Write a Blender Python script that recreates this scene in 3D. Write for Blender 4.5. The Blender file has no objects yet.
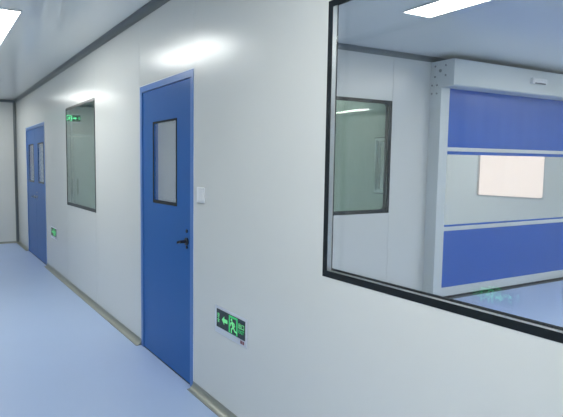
import bpy, bmesh, math
from mathutils import Vector, Matrix
sc = bpy.context.scene
COL = sc.collection
PI = math.pi

# ------------------------------------------------------------------ materials
def new_mat(name):
    m = bpy.data.materials.new(name); m.use_nodes = True
    nt = m.node_tree; nt.nodes.clear()
    out = nt.nodes.new('ShaderNodeOutputMaterial')
    return m, nt, out

def pbr(name, col, rough=.4, metal=0., spec=.5, coat=0., coat_rough=.1, mottle=.0, mscale=6., bump=0., bscale=200.):
    m, nt, out = new_mat(name)
    b = nt.nodes.new('ShaderNodeBsdfPrincipled')
    nt.links.new(b.outputs[0], out.inputs[0])
    b.inputs['Base Color'].default_value = (*col, 1)
    b.inputs['Roughness'].default_value = rough
    b.inputs['Metallic'].default_value = metal
    b.inputs['Specular IOR Level'].default_value = spec
    b.inputs['Coat Weight'].default_value = coat
    b.inputs['Coat Roughness'].default_value = coat_rough
    tc = nt.nodes.new('ShaderNodeTexCoord')
    if mottle:
        n = nt.nodes.new('ShaderNodeTexNoise'); n.inputs['Scale'].default_value = mscale
        n.inputs['Detail'].default_value = 5
        nt.links.new(tc.outputs['Object'], n.inputs['Vector'])
        mp = nt.nodes.new('ShaderNodeMapRange')
        mp.inputs['To Min'].default_value = 1 - mottle; mp.inputs['To Max'].default_value = 1 + mottle
        nt.links.new(n.outputs['Fac'], mp.inputs['Value'])
        vm = nt.nodes.new('ShaderNodeVectorMath'); vm.operation = 'SCALE'
        vm.inputs[0].default_value = col
        nt.links.new(mp.outputs[0], vm.inputs['Scale'])
        nt.links.new(vm.outputs[0], b.inputs['Base Color'])
    if bump:
        n2 = nt.nodes.new('ShaderNodeTexNoise'); n2.inputs['Scale'].default_value = bscale
        n2.inputs['Detail'].default_value = 2
        nt.links.new(tc.outputs['Object'], n2.inputs['Vector'])
        bp = nt.nodes.new('ShaderNodeBump'); bp.inputs['Strength'].default_value = bump
        bp.inputs['Distance'].default_value = .002
        nt.links.new(n2.outputs['Fac'], bp.inputs['Height'])
        nt.links.new(bp.outputs[0], b.inputs['Normal'])
    return m

def glass(name, tint, ior=1.5, rough=0., body=None, bodyfac=0.):
    m, nt, out = new_mat(name)
    t = nt.nodes.new('ShaderNodeBsdfTransparent'); t.inputs[0].default_value = (*tint, 1)
    g = nt.nodes.new('ShaderNodeBsdfGlossy'); g.inputs['Roughness'].default_value = rough
    f = nt.nodes.new('ShaderNodeFresnel'); f.inputs['IOR'].default_value = ior
    # a pane's rear face is met from inside the pane: use the inverse index there
    ge = nt.nodes.new('ShaderNodeNewGeometry'); mr = nt.nodes.new('ShaderNodeMapRange')
    mr.inputs['To Min'].default_value = ior; mr.inputs['To Max'].default_value = 1/ior
    nt.links.new(ge.outputs['Backfacing'], mr.inputs['Value']); nt.links.new(mr.outputs[0], f.inputs['IOR'])
    mx = nt.nodes.new('ShaderNodeMixShader')
    nt.links.new(f.outputs[0], mx.inputs[0])
    src = t
    if body:
        d = nt.nodes.new('ShaderNodeBsdfDiffuse'); d.inputs[0].default_value = (*body, 1)
        mb = nt.nodes.new('ShaderNodeMixShader'); mb.inputs[0].default_value = bodyfac
        nt.links.new(t.outputs[0], mb.inputs[1]); nt.links.new(d.outputs[0], mb.inputs[2]); src = mb
    nt.links.new(src.outputs[0], mx.inputs[1]); nt.links.new(g.outputs[0], mx.inputs[2])
    nt.links.new(mx.outputs[0], out.inputs[0])
    return m

def emit(name, col, s):
    m, nt, out = new_mat(name)
    e = nt.nodes.new('ShaderNodeEmission'); e.inputs[0].default_value = (*col, 1); e.inputs[1].default_value = s
    nt.links.new(e.outputs[0], out.inputs[0])
    return m

M = {}
M['panel'] = pbr('painted_steel_panel', (.69, .70, .68), .24, spec=.6, mottle=.012, mscale=1.3, bump=.03, bscale=9)
M['joint'] = pbr('panel_sealant', (.50, .53, .53), .6)
M['ceiling'] = pbr('ceiling_panel', (.86, .87, .85), .18, spec=.6, mottle=.012, mscale=1.1, bump=.02, bscale=7)
M['floor'] = pbr('blue_vinyl_floor', (.43, .545, .78), .38, spec=.4, mottle=.03, mscale=2.0, bump=.05, bscale=60)
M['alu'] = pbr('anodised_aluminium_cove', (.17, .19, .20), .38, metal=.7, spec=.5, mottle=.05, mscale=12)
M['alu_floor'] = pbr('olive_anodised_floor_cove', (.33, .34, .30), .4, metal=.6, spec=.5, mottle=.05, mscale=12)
M['bolt'] = pbr('grey_bolt_head', (.26, .28, .29), .5, metal=.3)
M['alu_bright'] = pbr('bright_aluminium', (.62, .65, .66), .3, metal=.8)
M['blue_frame'] = pbr('blue_door_frame_paint', (.075, .20, .52), .3, spec=.5)
M['blue'] = pbr('blue_door_paint', (.022, .125, .40), .3, spec=.16, mottle=.02, mscale=2)
M['seal'] = pbr('white_sealant', (.74, .77, .79), .5)
M['black'] = pbr('black_printed_glass_border', (.012, .016, .020), .25, spec=.2)
M['rubber'] = pbr('dark_rubber', (.02, .022, .025), .6)
M['handle'] = pbr('dark_bronze_handle', (.05, .05, .055), .3, metal=.7)
M['steel'] = pbr('brushed_steel', (.45, .46, .47), .32, metal=.9)
M['plastic'] = pbr('white_plastic', (.82, .83, .84), .35)
M['curtain'] = pbr('blue_pvc_curtain', (.025, .115, .50), .25, spec=.36, bump=.35, bscale=5)
M['roller_white'] = pbr('light_grey_powder_coat', (.66, .70, .70), .38)
M['roller_plate'] = pbr('grey_powder_coat', (.70, .74, .74), .4)
M['dark'] = pbr('dark_strip_and_shadow', (.05, .06, .075), .45)
M['glass'] = glass('clear_glass', (.955, .965, .965), ior=1.43)
M['green_glass'] = glass('green_tinted_glass', (.86, .905, .87), ior=1.5)
M['vinyl'] = glass('clear_vinyl', (.93, .945, .93), ior=1.45, rough=.06, body=(.55, .60, .58), bodyfac=.10)
M['lamp'] = emit('lamp_diffuser', (.98, 1.0, .965), 24)
M['lamp_near'] = emit('lamp_diffuser_near', (.98, 1.0, .965), 26)
M['lamp_far'] = emit('lamp_diffuser_far', (.98, 1.0, .965), 16)
M['lamp_room'] = emit('lamp_diffuser_room', (1.0, .99, .93), 19)
M['lamp_rear'] = emit('lamp_diffuser_rear', (1.0, .98, .94), 58)
M['lamp_added'] = emit('lamp_diffuser_added', (.92, 1.0, .90), 55)  # strong greenish emission for the unseen lamp added behind the far window
M['sign_green'] = emit('sign_green_light', (.08, .62, .24), .75)
M['sign_pale'] = emit('sign_pale_green_light', (.22, .85, .38), .80)
M['sign_lit'] = emit('sign_lit_green', (.14, .90, .40), 3.4)
M['sign_black'] = pbr('sign_dark_panel', (.010, .022, .020), .25)
M['sign_frame'] = pbr('sign_silver_frame', (.66, .69, .76), .35, metal=.2)
M['red'] = pbr('red_indicator', (.22, .08, .10), .4)

# ------------------------------------------------------------------ mesh helpers
def bx(bm, x0, x1, y0, y1, z0, z1):
    x0, x1 = sorted((x0, x1)); y0, y1 = sorted((y0, y1)); z0, z1 = sorted((z0, z1))
    v = [bm.verts.new(p) for p in ((x0,y0,z0),(x1,y0,z0),(x1,y1,z0),(x0,y1,z0),(x0,y0,z1),(x1,y0,z1),(x1,y1,z1),(x0,y1,z1))]
    for f in ((3,2,1,0),(4,5,6,7),(0,1,5,4),(1,2,6,5),(2,3,7,6),(3,0,4,7)):
        bm.faces.new([v[i] for i in f])

def prism(bm, pts, ext):
    """pts: 3-D polygon, ext: extrusion vector"""
    ext = Vector(ext)
    a = [bm.verts.new(p) for p in pts]; b = [bm.verts.new(Vector(p) + ext) for p in pts]
    n = len(a)
    bm.faces.new(a[::-1]); bm.faces.new(b)
    for i in range(n):
        bm.faces.new((a[i], a[(i+1) % n], b[(i+1) % n], b[i]))

def ring(bm, outer, inner, ext):
    """closed ring between two polygons with equal vertex counts"""
    ext = Vector(ext); n = len(outer)
    A = [bm.verts.new(p) for p in outer]; B = [bm.verts.new(p) for p in inner]
    C = [bm.verts.new(Vector(p)+ext) for p in outer]; D = [bm.verts.new(Vector(p)+ext) for p in inner]
    for i in range(n):
        j = (i+1) % n
        bm.faces.new((A[i], A[j], B[j], B[i])); bm.faces.new((C[j], C[i], D[i], D[j]))
        bm.faces.new((A[j], A[i], C[i], C[j])); bm.faces.new((B[i], B[j], D[j], D[i]))

def cyl(bm, c, axis, r, h, seg=20, r2=None):
    axis = Vector(axis).normalized(); rot = Vector((0,0,1)).rotation_difference(axis).to_matrix().to_4x4()
    bmesh.ops.create_cone(bm, cap_ends=True, segments=seg, radius1=r, radius2=r if r2 is None else r2, depth=h,
                          matrix=Matrix.Translation(Vector(c) + axis*h/2) @ rot)

def obj(name, bm, mat, parent=None, bevel=0., smooth=False):
    bmesh.ops.recalc_face_normals(bm, faces=bm.faces)
    if bevel:
        bmesh.ops.bevel(bm, geom=[e for e in bm.edges], offset=bevel, segments=2, affect='EDGES', profile=.5)
    me = bpy.data.meshes.new(name); bm.to_mesh(me); bm.free()
    if smooth:
        for p in me.polygons: p.use_smooth = True
        me.set_sharp_from_angle(angle=math.radians(35))
    me.materials.append(mat)
    o = bpy.data.objects.new(name, me); COL.objects.link(o)
    if parent is not None: o.parent = parent
    return o

def tag(o, label=None, cat=None, group=None, kind=None):
    if label: o['label'] = label
    if cat: o['category'] = cat
    if group: o['group'] = group
    if kind: o['kind'] = kind
    return o

def empty(name, loc, label, cat, group=None, kind=None, rz=0.):
    o = bpy.data.objects.new(name, None); COL.objects.link(o)
    o.empty_display_size = .1
    o.location = loc; o.rotation_euler = (0, 0, rz)
    return tag(o, label, cat, group, kind)

def BM(): return bmesh.new()

def copy_tree(o, parent=None):
    c = o.copy(); COL.objects.link(c)
    if parent is not None: c.parent = parent
    for ch in list(o.children): copy_tree(ch, c)
    return c

# ------------------------------------------------------------------ dimensions (metres)
H = 2.665            # ceiling
T = .05              # sandwich panel thickness
LW = -1.98           # left corridor wall
YE = 10.78           # corridor end
YB = -3.2            # corridor behind the viewer
YP = 4.16            # cross wall of the airlock room
XR = 7.0             # outer wall of the rooms
YA = -2.4            # near wall of the airlock room
YC = 8.2             # back wall of the room behind the rolling door

def panel_wall(name, label, axis, pos, thick, a0, a1, joints, openings, mat='panel', z1=H, jmat=True):
    """Wall of sandwich panels. axis 'x': plane at x=pos, runs along y. axis 'y': plane at y=pos, runs along x.
    openings: (lo, hi, zlo, zhi). Panels meet in 2.5 mm joints backed by sealant."""
    bm = BM(); g = .00125
    cuts = sorted(set([a0, a1] + [j for j in joints if a0 < j < a1]))
    def add(lo, hi, zl, zh, d0, d1):
        if hi - lo < 1e-4 or zh - zl < 1e-4: return
        if axis == 'x': bx(bm, pos + d0, pos + d1, lo, hi, zl, zh)
        else: bx(bm, lo, hi, pos + d0, pos + d1, zl, zh)
    def fill(lo, hi, d0, d1):
        edges = sorted(set([lo, hi] + [max(lo, min(hi, o[i])) for o in openings for i in (0, 1)]))
        for e0, e1 in zip(edges[:-1], edges[1:]):
            mid = (e0+e1)/2
            hit = [o for o in openings if o[0] < mid < o[1]]
            z = 0.
            for o in sorted(hit, key=lambda q: q[2]):
                add(e0, e1, z, o[2], d0, d1); z = o[3]
            add(e0, e1, z, z1, d0, d1)
    for c0, c1 in zip(cuts[:-1], cuts[1:]):
        fill(c0 + (g if c0 != a0 else 0), c1 - (g if c1 != a1 else 0), 0, thick)
    o = obj(name, bm, M[mat]); tag(o, label, 'wall', kind='structure')
    if len(cuts) > 2:
        bm = BM()
        s = .0025 if thick > 0 else -.0025
        def fillj(c):
            hit = sorted([q for q in openings if q[0] - 1e-6 < c - g and c + g < q[1] + 1e-6], key=lambda q: q[2])
            z = 0.
            for q in hit:
                add(c-g, c+g, z, q[2], s, thick - s); z = q[3]
            for q in openings:   # joint running along an opening edge: stay clear of the opening
                pass
            add(c-g, c+g, z, z1, s, thick - s)
        for c in cuts[1:-1]: fillj(c)
        obj('panel_joint', bm, M['joint'], o)
    return o

# ------------------------------------------------------------------ floor and ceiling
bm = BM(); bx(bm, LW - T, XR + T, YB - T, YE + T, -.06, 0)
tag(obj('floor', bm, M['floor']), 'pale blue smooth vinyl floor running through corridor and rooms', 'floor', kind='structure')
bm = BM(); bx(bm, LW - T, XR + T, YB - T, YE + T, H, H + .05)
tag(obj('ceiling', bm, M['ceiling']), 'glossy blue grey panel ceiling over corridor and rooms', 'ceiling', kind='structure')

# ------------------------------------------------------------------ walls with real openings
W1 = (.565, 1.845, 1.002, 2.178)       # large window
W2 = (5.44, 6.722, .993, 2.160)        # far window
D1 = (3.152, 4.133, 0, 2.098)          # single door
D2 = (8.068, 9.665, 0, 2.092)          # double door
WP = (1.505, 2.787, .996, 2.169)       # window in the cross wall
RO = (3.485, 6.25, 0, 2.42)            # roller door opening
WX = (5.005, 6.19, .975, 2.165)        # daylight window
WS = (4.33, 4.775, 1.195, 1.80)        # small window in the partition
panel_wall('wall_right', 'long light grey panel wall with blue doors and windows', 'x', 0, T, YB, YE,
           [-2.4, -.6, .565, 3.1505, 4.1345, 5.4385, 6.7235, 8.0665, 9.6665], [W1, W2, D1, D2])
ED = (-1.75, -.38, 0, 2.09)
panel_wall('wall_end', 'light grey wall closing the far end of the corridor', 'y', YE, T, LW, XR, [-.3785], [ED])
panel_wall('wall_left', 'light grey corridor wall facing the doors', 'x', LW, -T, YB, YE, [-1.2, 0, 1.2, 2.4, 3.6, 4.8, 6, 7.2, 8.4, 9.6], [])
panel_wall('wall_back', 'light grey wall closing the near end of the corridor', 'y', YB, -T, LW, 0, [-1], [])
panel_wall('wall_partition', 'light grey cross wall inside with inner window and rolling door', 'y', YP, T, T, XR, [1.5035, 2.7885], [WP, RO])
panel_wall('wall_airlock_near', 'light grey near wall of the room behind the glass', 'y', YA, -T, T, XR, [1.2, 2.4, 3.6, 4.8, 6], [])
panel_wall('wall_outer', 'light grey outer wall with a daylight window', 'x', XR, T, YB, YE, [-1, .2, 1.4, 2.6, 5.0035, 6.1915], [WX])
panel_wall('wall_divider', 'light grey divider with a small silver framed window', 'x', 3.2, T, YP + T, YE, [4.3285, 4.7765, 5.9, 7.0, 8.1], [WS])
panel_wall('wall_rear', 'light grey rear wall of the room behind the rolling door', 'y', YC, T, 3.2 + T, XR, [4.4, 5.6], [])

# ------------------------------------------------------------------ coved aluminium trims
def cove(name, label, corner, a, b, run, r=.044, lip=.004):
    """quarter-round concave cove in the corner of two surfaces; a, b point away from the corner"""
    a = Vector(a); b = Vector(b); run = Vector(run); c = Vector(corner)
    prof = [(0, 0), (0, r+lip), (lip, r+lip)]
    n = 9
    for i in range(n+1):
        t = PI + (PI/2)*i/n
        prof.append((lip*.5 + r + r*math.cos(t)*.97, lip*.5 + r + r*math.sin(t)*.97))
    prof += [(r+lip, lip), (r+lip, 0)]
    bm = BM(); prism(bm, [c + a*p + b*q for p, q in prof], run)
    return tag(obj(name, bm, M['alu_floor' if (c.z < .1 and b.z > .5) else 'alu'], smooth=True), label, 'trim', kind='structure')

k = [0]
def tn(): k[0] += 1; return 'trim_%d' % k[0]
cove(tn(), 'dark aluminium cove where corridor ceiling meets right wall', (0, YB, H), (-1,0,0), (0,0,-1), (0, YE-YB, 0), r=.047)
cove(tn(), 'aluminium floor cove in front of the large window', (0, YB, 0), (-1,0,0), (0,0,1), (0, 3.150-YB, 0))
cove(tn(), 'aluminium floor cove between the two blue doors', (0, 4.135, 0), (-1,0,0), (0,0,1), (0, 8.066-4.135, 0))
cove(tn(), 'short aluminium floor cove beyond the far double door', (0, 9.667, 0), (-1,0,0), (0,0,1), (0, YE-9.667, 0))
cove(tn(), 'upright aluminium cove in the far corridor corner', (0, YE, .0), (-1,0,0), (0,-1,0), (0, 0, H))
cove(tn(), 'aluminium cove along the end wall ceiling', (LW, YE, H), (0,-1,0), (0,0,-1), (-LW, 0, 0), r=.04)
cove(tn(), 'aluminium floor cove along the end wall', (-.38, YE, 0), (0,-1,0), (0,0,1), (.38, 0, 0), r=.03)
cove(tn(), 'aluminium ceiling cove on the left corridor wall', (LW, YB, H), (1,0,0), (0,0,-1), (0, YE-YB, 0))
cove(tn(), 'aluminium floor cove on the left corridor wall', (LW, YB, 0), (1,0,0), (0,0,1), (0, YE-YB, 0))
cove(tn(), 'aluminium ceiling cove above the inner window', (T, YP, H), (0,-1,0), (0,0,-1), (XR-T, 0, 0))
cove(tn(), 'upright cove in the corner behind the large window', (T, YP, 0), (1,0,0), (0,-1,0), (0, 0, H), r=.02)
cove(tn(), 'aluminium floor cove below the inner window', (T, YP, 0), (0,-1,0), (0,0,1), (3.34-T, 0, 0))
cove(tn(), 'aluminium ceiling cove over the airlock outer wall', (XR, YA, H), (-1,0,0), (0,0,-1), (0, YP-YA, 0))
cove(tn(), 'aluminium ceiling cove over the airlock near wall', (T, YA, H), (0,1,0), (0,0,-1), (XR-T, 0, 0))
cove(tn(), 'aluminium ceiling cove in the room behind the rolling door', (XR, YP+T, H), (-1,0,0), (0,0,-1), (0, YC-YP-T, 0))
cove(tn(), 'aluminium floor cove under the daylight window', (XR, YP+T, 0), (-1,0,0), (0,0,1), (0, YC-YP-T, 0))
cove(tn(), 'aluminium ceiling cove on the divider wall', (3.2, YP+T, H), (-1,0,0), (0,0,-1), (0, YE-YP-T, 0))

# ------------------------------------------------------------------ glazed windows
def rrect(u0, u1, v0, v1, r, n=5):
    pts = []
    for cx, cy, t0 in ((u1-r, v1-r, 0), (u0+r, v1-r, PI/2), (u0+r, v0+r, PI), (u1-r, v0+r, 1.5*PI)):
        for i in range(n+1):
            t = t0 + (PI/2)*i/n
            pts.append((cx + r*math.cos(t), cy + r*math.sin(t)))
    return pts

def glazed(name, label, axis, pos, side, op, front, back, rin=.002, glassmat='glass', liner='alu_bright', depth=T, bmat='black', inset=.003, inset_bottom=None):
    ib = inset if inset_bottom is None else inset_bottom
    """double glazing set flush in a wall; side = sign of the direction in which the wall lies behind the front face.
    front / back: widths (side, bottom, top) of the dark border printed round each pane"""
    u0, u1, v0, v1 = op
    root = empty(name, ((pos, (u0+u1)/2, v0) if axis == 'x' else ((u0+u1)/2, pos, v0)), label, 'window', kind='structure')
    L = Vector(root.location)
    def P(u, v, d):
        p = Vector((pos + side*d, u, v)) if axis == 'x' else Vector((u, pos + side*d, v))
        return p - L
    def E(d): return Vector((side*d, 0, 0)) if axis == 'x' else Vector((0, side*d, 0))
    e = .0008
    # liner closing the panel edge
    bm = BM()
    ring(bm, [P(u, v, .006) for u, v in rrect(u0+e, u1-e, v0+e, v1-e, .001)], [P(u, v, .006) for u, v in rrect(u0+inset, u1-inset, v0+ib, v1-inset, .001)], E(depth-.012))
    obj('window_frame', bm, M[liner], root)
    # panes
    for d in (.0015, depth-.0055):
        bm = BM(); prism(bm, [P(u, v, d) for u, v in ((u0+.0035, v0+.0035), (u1-.0035, v0+.0035), (u1-.0035, v1-.0035), (u0+.0035, v1-.0035))], E(.004))
        obj('glass_pane', bm, M[glassmat], root)
    for (w, wb, wt), d, r in ((front, -.0012, rin), (back, depth-.0012, rin)):
        bm = BM()
        ring(bm, [P(u, v, d) for u, v in rrect(u0+.0005, u1-.0005, v0+.0005, v1-.0005, .0006)],
             [P(u, v, d) for u, v in rrect(u0+w, u1-w, v0+wb, v1-wt, r)], E(.0024))
        obj('glass_border', bm, M[bmat], root)
    return root

glazed('window_1', 'large corridor window with broad black border at the right', 'x', 0, 1, W1, (.028, .029, .028), (.004, .031, .010), inset=.001, inset_bottom=.023)
glazed('window_2', 'far corridor window between the two blue doors', 'x', 0, 1, W2, (.028, .036, .028), (.012, .012, .012), glassmat='green_glass')
glazed('window_3', 'inner window with rounded black border seen through the large window', 'y', YP, 1, WP, (.042, .038, .032), (.040, .036, .030), rin=.045, glassmat='green_glass')
glazed('window_4', 'bright daylight window behind the rolling door', 'x', XR, 1, WX, (.016, .03, .016), (.01, .01, .01), rin=.035, bmat='steel')
glazed('window_5', 'small silver framed window seen inside the inner window', 'x', 3.2, 1, WS, (.028, .028, .028), (.02, .02, .02), bmat='plastic', liner='plastic')

w5 = bpy.data.objects['window_5']
for nm, mt, o0, o1, th in (('window_frame', 'plastic', .020, -.006, .022), ('frame_gasket', 'dark', .029, .020, .016)):
    bm = BM(); L5 = w5.location
    ring(bm, [Vector((3.1995, u, v)) - L5 for u, v in rrect(WS[0]-o0, WS[1]+o0, WS[2]-o0, WS[3]+o0, .012)],
         [Vector((3.1995, u, v)) - L5 for u, v in rrect(WS[0]-o1, WS[1]+o1, WS[2]-o1, WS[3]+o1, .010)], (-th, 0, 0))
    obj(nm, bm, M[mt], w5)

# ------------------------------------------------------------------ doors
def lever(parent, P, y, z, dirn, mat):
    """lever handle on the corridor side of a leaf; P maps (y, z, outwards distance) to local coordinates"""
    bm = BM(); cyl(bm, P(y, z, .0), (-1,0,0), .026, .009, 24); r = obj('handle_rose', bm, M[mat], parent, smooth=True)
    bm = BM(); cyl(bm, P(y, z, .009), (-1,0,0), .010, .040, 16)
    c0 = P(y, z, .046)
    # curved lever of square section
    sec = []
    for i in range(9):
        t = i/8
        sec.append((c0 + Vector((.010*math.sin(t*PI), dirn*.055*t, -.012*t*t)), .010*(1-.25*t)))
    prev = None
    for c, r_ in sec:
        q = [bm.verts.new(c + Vector((a*r_*.7, 0, b*r_))) for a, b in ((-1,-1),(1,-1),(1,1),(-1,1))]
        if prev:
            for i in range(4): bm.faces.new((prev[i], prev[(i+1)%4], q[(i+1)%4], q[i]))
        else: bm.faces.new(q)
        prev = q
    bm.faces.new(prev[::-1])
    return obj('handle', bm, M[mat], parent, smooth=True)

def wall_door(name, label, op, leaves, fw=.046, lever_mat='handle', handed=None):
    """flush steel door in the right wall; leaves: list of (y0, y1, window(y0,y1,z0,z1), handle y, handle dir, lock y)"""
    y0, y1, z0, z1 = op
    root = empty(name, (0, (y0+y1)/2, 0), label, 'door', kind='structure')
    L = Vector(root.location)
    def P(y, z, out): return Vector((-out, y, z)) - L
    bm = BM()
    e = .0012
    outer = [(y0+e, 0), (y0+e, z1-e), (y1-e, z1-e), (y1-e, 0)]
    for a, b, c, d in ((y0+e, y0+fw, 0, z1-e), (y1-fw, y1-e, 0, z1-e), (y0+fw, y1-fw, z1-fw, z1-e)):
        p = P(a, c, .004); q = P(b, d, -T+.001); bx(bm, p.x, q.x, p.y, q.y, p.z, q.z)
    obj('door_frame', bm, M['blue_frame'], root)
    # sealant bead round the frame
    bm = BM(); s = .006
    for a, b, c, d in ((y0-s, y0+e, .0, z1+s), (y1-e, y1+s, .0, z1+s), (y0+e, y1-e, z1-e, z1+s)):
        p = P(a, c, .0015); q = P(b, d, .0); bx(bm, p.x, q.x, p.y, q.y, p.z, q.z)
    obj('sealant_bead', bm, M['seal'], root)
    for (l0, l1, (wy0, wy1, wz0, wz1), hy, hd, ly) in leaves:
        d0, d1 = -.004, -.044        # leaf sits 4 mm back from the wall face
        zb, zt = .008, z1 - fw - .005
        bm = BM()
        def B(a, b, c, d):
            p = P(a, c, d0); q = P(b, d, d1); bx(bm, p.x, q.x, p.y, q.y, p.z, q.z)
        B(l0, wy0, zb, zt); B(wy1, l1, zb, zt); B(wy0, wy1, zb, wz0); B(wy0, wy1, wz1, zt)
        leaf = obj('door_leaf', bm, M['blue'], root)
        # vision panel
        bm = BM()
        ring(bm, [P(u, v, .0-.0015) for u, v in rrect(wy0-.002, wy1+.002, wz0-.002, wz1+.002, .004)],
             [P(u, v, .0-.0015) for u, v in rrect(wy0+.013, wy1-.015, wz0+.022, wz1-.013, .004)], Vector((.003, 0, 0)))
        obj('window_border', bm, M['black'], leaf)
        for dd in (-.008, -.040):
            p = P(wy0+.001, wz0+.001, dd); q = P(wy1-.001, wz1-.001, dd-.003)
            bm = BM(); bx(bm, p.x, q.x, p.y, q.y, p.z, q.z); obj('glass_pane', bm, M['glass'], leaf)
        lever(leaf, lambda y, z, o: P(y, z, o-.004), hy, .975, hd, lever_mat)
        if ly is not None:
            bm = BM(); cyl(bm, P(ly, 1.045, -.004), (-1,0,0), .012, .006, 16); cyl(bm, P(ly, .935, -.004), (-1,0,0), .010, .006, 16)
            obj('lock_cylinder', bm, M[lever_mat], leaf, smooth=True)
    bm = BM(); p = P(y0+fw, .0, -.002); q = P(y1-fw, .008, -.046); bx(bm, p.x, q.x, p.y, q.y, p.z, q.z)
    obj('threshold_seal', bm, M['rubber'], root)
    return root

wall_door('door_1', 'blue single door with one narrow window beside the light switch', D1,
          [(D1[0]+.049, D1[1]-.049, (3.428, 3.868, 1.202, 1.806), 3.262, 1, 3.262)])
mid = 8.868
wall_door('door_2', 'far blue double door with two narrow windows', D2,
          [(mid+.002, D2[1]-.049, (9.00, 9.44, 1.2, 1.805), 8.96, 1, None),
           (D2[0]+.049, mid-.002, (8.19, 8.63, 1.2, 1.805), 8.775, -1, 8.775)], lever_mat='steel')

# pale double door closing the corridor end
r3 = empty('door_3', ((ED[0]+ED[1])/2, YE, 0), 'pale grey double door in the corridor end wall', 'door', kind='structure')
Lx = r3.location.x
bm = BM()
bx(bm, ED[0]-Lx+.001, ED[0]-Lx+.05, -.004, T-.001, 0, 2.089); bx(bm, ED[1]-Lx-.05, ED[1]-Lx-.001, -.004, T-.001, 0, 2.089)
bx(bm, ED[0]-Lx+.05, ED[1]-Lx-.05, -.004, T-.001, 2.04, 2.089)
obj('door_frame', bm, M['roller_plate'], r3)
for s in (-1, 1):
    bm = BM(); bx(bm, s*.003, s*.632, .004, .044, .008, 2.036); lf = obj('door_leaf', bm, M['roller_plate'], r3)
    bm = BM(); bx(bm, s*.04, s*.065, -.045, -.025, .9, 1.2); bx(bm, s*.045, s*.06, -.03, .004, .92, .94); bx(bm, s*.045, s*.06, -.03, .004, 1.16, 1.18)
    obj('handle', bm, M['steel'], lf)

# ------------------------------------------------------------------ exit signs
def text_mesh(name, s, size, mat, parent, loc, squash=1.0):
    cu = bpy.data.curves.new(name, 'FONT'); cu.body = s; cu.size = size
    cu.align_x = 'CENTER'; cu.align_y = 'CENTER'; cu.extrude = .0003; cu.resolution_u = 3
    cu.offset = size*.012
    t = bpy.data.objects.new(name + '_outline', cu); COL.objects.link(t)
    bpy.context.view_layer.update()
    me = bpy.data.meshes.new_from_object(t.evaluated_get(bpy.context.evaluated_depsgraph_get()))
    bpy.data.objects.remove(t)
    me.transform(Matrix.Rotation(PI/2, 4, 'X') @ Matrix.Diagonal((squash, 1, 1, 1)))
    me.materials.clear(); me.materials.append(mat)
    o = bpy.data.objects.new(name, me); COL.objects.link(o); o.parent = parent; o.location = loc
    return o

def stroke(bm, pts, w, y, th=.0008):
    for (a, b), (c, d) in zip(pts[:-1], pts[1:]):
        L = math.hypot(c-a, d-b); nx, nz = -(d-b)/L*w/2, (c-a)/L*w/2
        ex, ez = (c-a)/L*w*.3, (d-b)/L*w*.3
        prism(bm, [(a-ex+nx, y, b-ez+nz), (c+ex+nx, y, d+ez+nz), (c+ex-nx, y, d+ez-nz), (a-ex-nx, y, b-ez-nz)], (0, -th, 0))

def exit_sign(loc, rz, label, scale=1.0, name='exit_sign', lit=False):
    """front faces local -Y, origin at the middle of the lower back edge"""
    G = 'sign_lit' if lit else 'sign_green'; Pg = 'sign_lit' if lit else 'sign_pale'
    r = empty(name, loc, label, 'exit sign', rz=rz)
    r.scale = (scale,)*3
    Wd, Hd, D = .368, .164, .006
    bm = BM(); bx(bm, -Wd/2, Wd/2, -D, 0, 0, Hd); obj('sign_housing', bm, M['sign_frame'], r, bevel=.0015)
    f = -D - .0002
    bm = BM(); bx(bm, -Wd/2+.022, Wd/2-.016, f-.0015, f+.0005, .038, Hd-.016); pnl = obj('display_panel', bm, M['sign_black'], r)
    f2 = f - .0016
    zc = .094
    # arrow pointing left
    bm = BM()
    prism(bm, [(-.108, f2, zc), (-.078, f2, zc+.026), (-.078, f2, zc+.011), (-.040, f2, zc+.011), (-.040, f2, zc-.011), (-.078, f2, zc-.011), (-.078, f2, zc-.026)], (0, -.0008, 0))
    obj('arrow', bm, M[Pg], pnl).location.x = .012
    # doorway outline and running figure
    bm = BM()
    ring(bm, [(x, f2, z) for x, z in ((-.030,.042),(.070,.042),(.070,.144),(-.030,.144))], [(x, f2, z) for x, z in ((-.016,.042+.001),(.056,.042+.001),(.056,.132),(-.016,.132))], (0, -.0008, 0))
    obj('doorway_symbol', bm, M[G], pnl).location.x = .018
    bm = BM(); y = f2 - .0009
    seg = 14
    prism(bm, [(.004+.0085*math.cos(2*PI*i/seg), y, .121+.0085*math.sin(2*PI*i/seg)) for i in range(seg)], (0, -.0008, 0))
    stroke(bm, [(.010, .106), (.024, .082)], .019, y)
    stroke(bm, [(.012, .108), (-.008, .098), (-.012, .084)], .0085, y)
    stroke(bm, [(.014, .108), (.034, .104), (.040, .090)], .0085, y)
    stroke(bm, [(.022, .080), (.004, .068), (.002, .048)], .0105, y)
    stroke(bm, [(.026, .080), (.040, .064), (.062, .060)], .0105, y)
    obj('running_figure', bm, M[Pg], pnl).location.x = .018
    # lettering
    text_mesh('lettering', '安\n全', .029, M[Pg], pnl, (-.138, f2-.0002, zc+.001))
    text_mesh('lettering', '出口', .034, M[Pg], pnl, (.128, f2-.0002, zc+.012))
    text_mesh('lettering', 'EXIT', .029, M[G], pnl, (.128, f2-.0002, zc-.018))
    # status lamps in the lower right corner of the housing
    bm = BM(); bx(bm, .118, .138, f-.001, f+.001, .012, .030); bx(bm, .142, .158, f-.001, f+.001, .012, .030); obj('indicator', bm, M['red'], r)
    bm = BM(); bx(bm, -.10, .09, f-.0006, f+.001, .016, .022); obj('label_strip', bm, M['roller_plate'], r)
    return r

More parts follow.
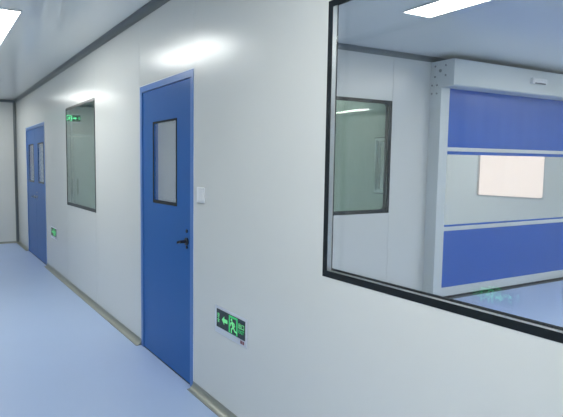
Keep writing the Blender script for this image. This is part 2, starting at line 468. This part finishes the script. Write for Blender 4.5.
# right wall: local +x -> world -y
exit_sign((-.0002, 2.652, .480), -PI/2, 'green and black exit sign low on the wall right of the single blue door')
exit_sign((-.0002, 7.535, .468), -PI/2, 'small distant green exit sign low on the wall beside the far double door')
exit_sign((LW+.0002, 2.38, .480), PI/2, 'green exit sign on the opposite wall, mirrored low in the large window', lit=True)
exit_sign((-1.02, YE-.0002, 2.285), 0, 'green exit sign above the end door, mirrored in the far window', scale=1.1, lit=True)

# ------------------------------------------------------------------ light switch
sw = empty('light_switch', (-.0002, 3.040, 1.250), 'white square light switch on the wall right of the single blue door', 'light switch', rz=-PI/2)
bm = BM(); bx(bm, -.052, .052, -.009, 0, 0, .098); obj('switch_plate', bm, M['plastic'], sw, bevel=.003)
for s in (-1, 1):
    bm = BM(); bx(bm, s*.002, s*.036, -.0125, -.0092, .016, .082); obj('rocker', bm, M['plastic'], sw, bevel=.001)

# ------------------------------------------------------------------ ceiling lights
def ceiling_light(loc, label, group, mat='lamp', w=.3, l=1.42):
    r = empty('ceiling_light', loc, label, 'ceiling light', group)
    f = .008
    bm = BM(); q = rrect(-w/2, w/2, -l/2, l/2, .004, 3); p = rrect(-w/2+f, w/2-f, -l/2+f, l/2-f, .003, 3)
    ring(bm, [(x, y, -.0001) for x, y in q], [(x, y, -.0001) for x, y in p], (0, 0, -.012)); obj('light_frame', bm, M['plastic'], r)
    bm = BM(); bx(bm, -w/2+f, w/2-f, -l/2+f, l/2-f, -.009, -.001); obj('diffuser', bm, M[mat], r)
    return r
g = 'corridor ceiling lights'
cx = -.972
ceiling_light((cx, 5.21, H), 'rectangular ceiling light at the upper left of the corridor', g)
ceiling_light((cx, 9.46, H), 'corridor ceiling light nearest the end wall', g, 'lamp_far')
ceiling_light((cx, .96, H), 'corridor ceiling light nearest the viewer', g, 'lamp_near')
ceiling_light((cx, -2.1, H), 'corridor ceiling light behind the viewer', g, 'lamp_near')
g = 'ceiling lights of the room behind the large window'
for x in (1.857, 4.15, 6.45):
    for y in (2.34, -.72):
        col_ = {1.857: 'nearest the corridor', 4.15: 'in the middle row', 6.45: 'nearest the outer wall'}[x]
        row_ = 'on the rolling door side' if y > 0 else 'on the near wall side'
        ceiling_light((x, y, H), ('bright ceiling light seen at the top of the large window' if (x == 1.857 and y > 0)
                      else 'room ceiling light %s, %s' % (col_, row_)), g, 'lamp_room')
g = 'ceiling lights of the rooms further back'
ceiling_light((1.6, 7.4, H), 'added ceiling light brightening the room behind the far corridor window', g, 'lamp_added')  # unseen panel added so the room behind the glass isn't too dark
ceiling_light((5.2, 6.3, H), 'ceiling light behind the rolling door', g, 'lamp_rear')

# ------------------------------------------------------------------ rolling door
x0, x1 = 3.350, 6.385          # outer faces of the posts
rd = empty('roller_door', ((x0+x1)/2, YP, 0), 'blue high-speed rolling door with clear middle strip and grey surround', 'rolling door')
Lr = Vector(rd.location)
def rb(name, mat, a, b, c, d, e_, f_, parent=None, bevel=0.):
    bm = BM(); bx(bm, a-Lr.x, b-Lr.x, c-Lr.y, d-Lr.y, e_, f_); return obj(name, bm, M[mat], parent or rd, bevel=bevel)
yf = 4.014
HZ0, HZ1, HY = 2.340, 2.612, 3.860
for xa, xb, inner in ((x0, x0+.135, 1), (x1-.135, x1, -1)):
    post = rb('side_post', 'roller_white', xa, xb, yf, YP-.0004, 0.0004, HZ0-.001, bevel=.003)
hb = BM()
# header box with a chamfered lower front edge
prof = [(YP-.0004, HZ0), (YP-.0004, HZ1), (HY, HZ1), (HY, HZ0+.012), (HY+.012, HZ0)]
prism(hb, [(x0+.003-Lr.x, y-Lr.y, z) for y, z in prof], (x1-x0-.006, 0, 0))
header = obj('header_box', hb, M['roller_white'], rd)
for xs, s in ((x0, -1), (x1, 1)):
    bm = BM()
    yy = YP-.0006
    pts = [(yf-.002, HZ0-.21), (yy, HZ0-.21), (yy, HZ1+.002), (HY-.002, HZ1+.002), (HY-.002, HZ0-.004), (yf-.002, HZ0-.004)]
    prism(bm, [(xs-Lr.x, y-Lr.y, z) for y, z in pts], (s*.004, 0, 0))
    ep = obj('end_plate', bm, M['roller_plate'], header)
    for (by, bz, br) in ((4.10, 2.563, .012), (3.965, 2.558, .012), (4.035, 2.510, .019), (4.10, 2.452, .012), (3.965, 2.455, .012),
                         (4.135, 2.365, .011), (4.07, 2.362, .011), (4.135, 2.278, .011), (4.07, 2.274, .011)):
        bm = BM(); cyl(bm, (xs + s*.004 - Lr.x, by-Lr.y, bz), (s,0,0), br, .006, 12, br*.8); obj('bolt', bm, M['bolt'], ep)
# presence sensor under the front of the header
bm = BM(); prism(bm, [(4.655-Lr.x, y-Lr.y, z) for y, z in ((HY-.0004, 2.455), (HY-.0004, 2.520), (HY-.030, 2.520), (HY-.040, 2.500), (HY-.034, 2.455))], (.275, 0, 0))
sn = obj('motion_sensor', bm, M['plastic'], header)
rb('sensor_lens', 'dark', 4.70, 4.90, HY-.0375, HY-.0345, 2.452, 2.466, sn)
# curtain: two blue sections, clear middle, stiffener bars
cx0, cx1 = x0+.118, x1-.118
def curtain(name, mat, z0, z1, y=4.062, amp=0., th=.003):
    n = 60; bm = BM(); rows = [z0 + (z1-z0)*i/8 for i in range(9)]
    F = []; Bk = []
    for z in rows:
        t = (z-z0)/(z1-z0); env = math.sin(PI*t)
        a = []; b = []
        for i in range(n+1):
            x = cx0 + (cx1-cx0)*i/n
            d = amp*env*(math.sin(i*.55) + .6*math.sin(i*1.37+1))
            a.append(bm.verts.new((x-Lr.x, y+d-Lr.y, z))); b.append(bm.verts.new((x-Lr.x, y+d+th-Lr.y, z)))
        F.append(a); Bk.append(b)
    for j in range(8):
        for i in range(n):
            bm.faces.new((F[j][i], F[j][i+1], F[j+1][i+1], F[j+1][i])); bm.faces.new((Bk[j][i+1], Bk[j][i], Bk[j+1][i], Bk[j+1][i+1]))
        bm.faces.new((F[j][0], F[j+1][0], Bk[j+1][0], Bk[j][0])); bm.faces.new((F[j+1][n], F[j][n], Bk[j][n], Bk[j+1][n]))
    for i in range(n):
        bm.faces.new((F[0][i+1], F[0][i], Bk[0][i], Bk[0][i+1])); bm.faces.new((F[8][i], F[8][i+1], Bk[8][i+1], Bk[8][i]))
    return obj(name, bm, M[mat], rd, smooth=True)
# extents measured in the plane of the curtain
curtain('curtain_section', 'curtain', 1.624, 2.380, amp=.003)
curtain('clear_section', 'vinyl', .838, 1.624, amp=.0006)
curtain('curtain_section', 'curtain', .105, .838, amp=.0005)
rb('stiffener_bar', 'roller_white', cx0, cx1, 4.048, 4.0605, 1.660, 1.702, bevel=.002)
rb('stiffener_bar', 'roller_white', cx0, cx1, 4.048, 4.0605, .772, .818, bevel=.002)
rb('bottom_bar', 'roller_white', cx0+.02, cx1-.02, 4.045, 4.080, .028, .125, bevel=.003)
rb('bottom_seal', 'rubber', cx0+.02, cx1-.02, 4.050, 4.075, .004, .028)
rb('floor_shadow_strip', 'dark', x0+.137, x1-.137, 4.0, 4.150, .0004, .004)  # dark strip standing in for the shadow on the floor below the bottom bar

# ------------------------------------------------------------------ daylight outside
w = bpy.data.worlds.new('daylight'); sc.world = w; w.use_nodes = True
bg = w.node_tree.nodes['Background']; bg.inputs[0].default_value = (1.0, .79, .755, 1); bg.inputs[1].default_value = 2.3

# ------------------------------------------------------------------ camera
yaw, pit, rol = .50211, -.08884, .00673
F = Vector((math.sin(yaw)*math.cos(pit), math.cos(yaw)*math.cos(pit), math.sin(pit)))
R = Vector((math.cos(yaw), -math.sin(yaw), 0)); U = R.cross(F)
R, U = math.cos(rol)*R + math.sin(rol)*U, -math.sin(rol)*R + math.cos(rol)*U
cam = bpy.data.cameras.new('camera'); co = bpy.data.objects.new('camera', cam); COL.objects.link(co)
co.matrix_world = Matrix(((R.x, U.x, -F.x, -1.5226), (R.y, U.y, -F.y, 0), (R.z, U.z, -F.z, 1.4842), (0, 0, 0, 1)))
cam.sensor_width = 36; cam.lens = 36*539.742/563
cam.shift_x = (281.5-221.710)/563; cam.shift_y = (213.692-208.5)/563
cam.clip_start = .05
sc.camera = co

sc.view_settings.view_transform = 'Standard'; sc.view_settings.look = 'None'
sc.view_settings.exposure = 0.0; sc.view_settings.gamma = 1; sc.view_settings.use_curve_mapping = False
sc.cycles.max_bounces = 14; sc.cycles.diffuse_bounces = 6; sc.cycles.glossy_bounces = 6; sc.cycles.transparent_max_bounces = 24
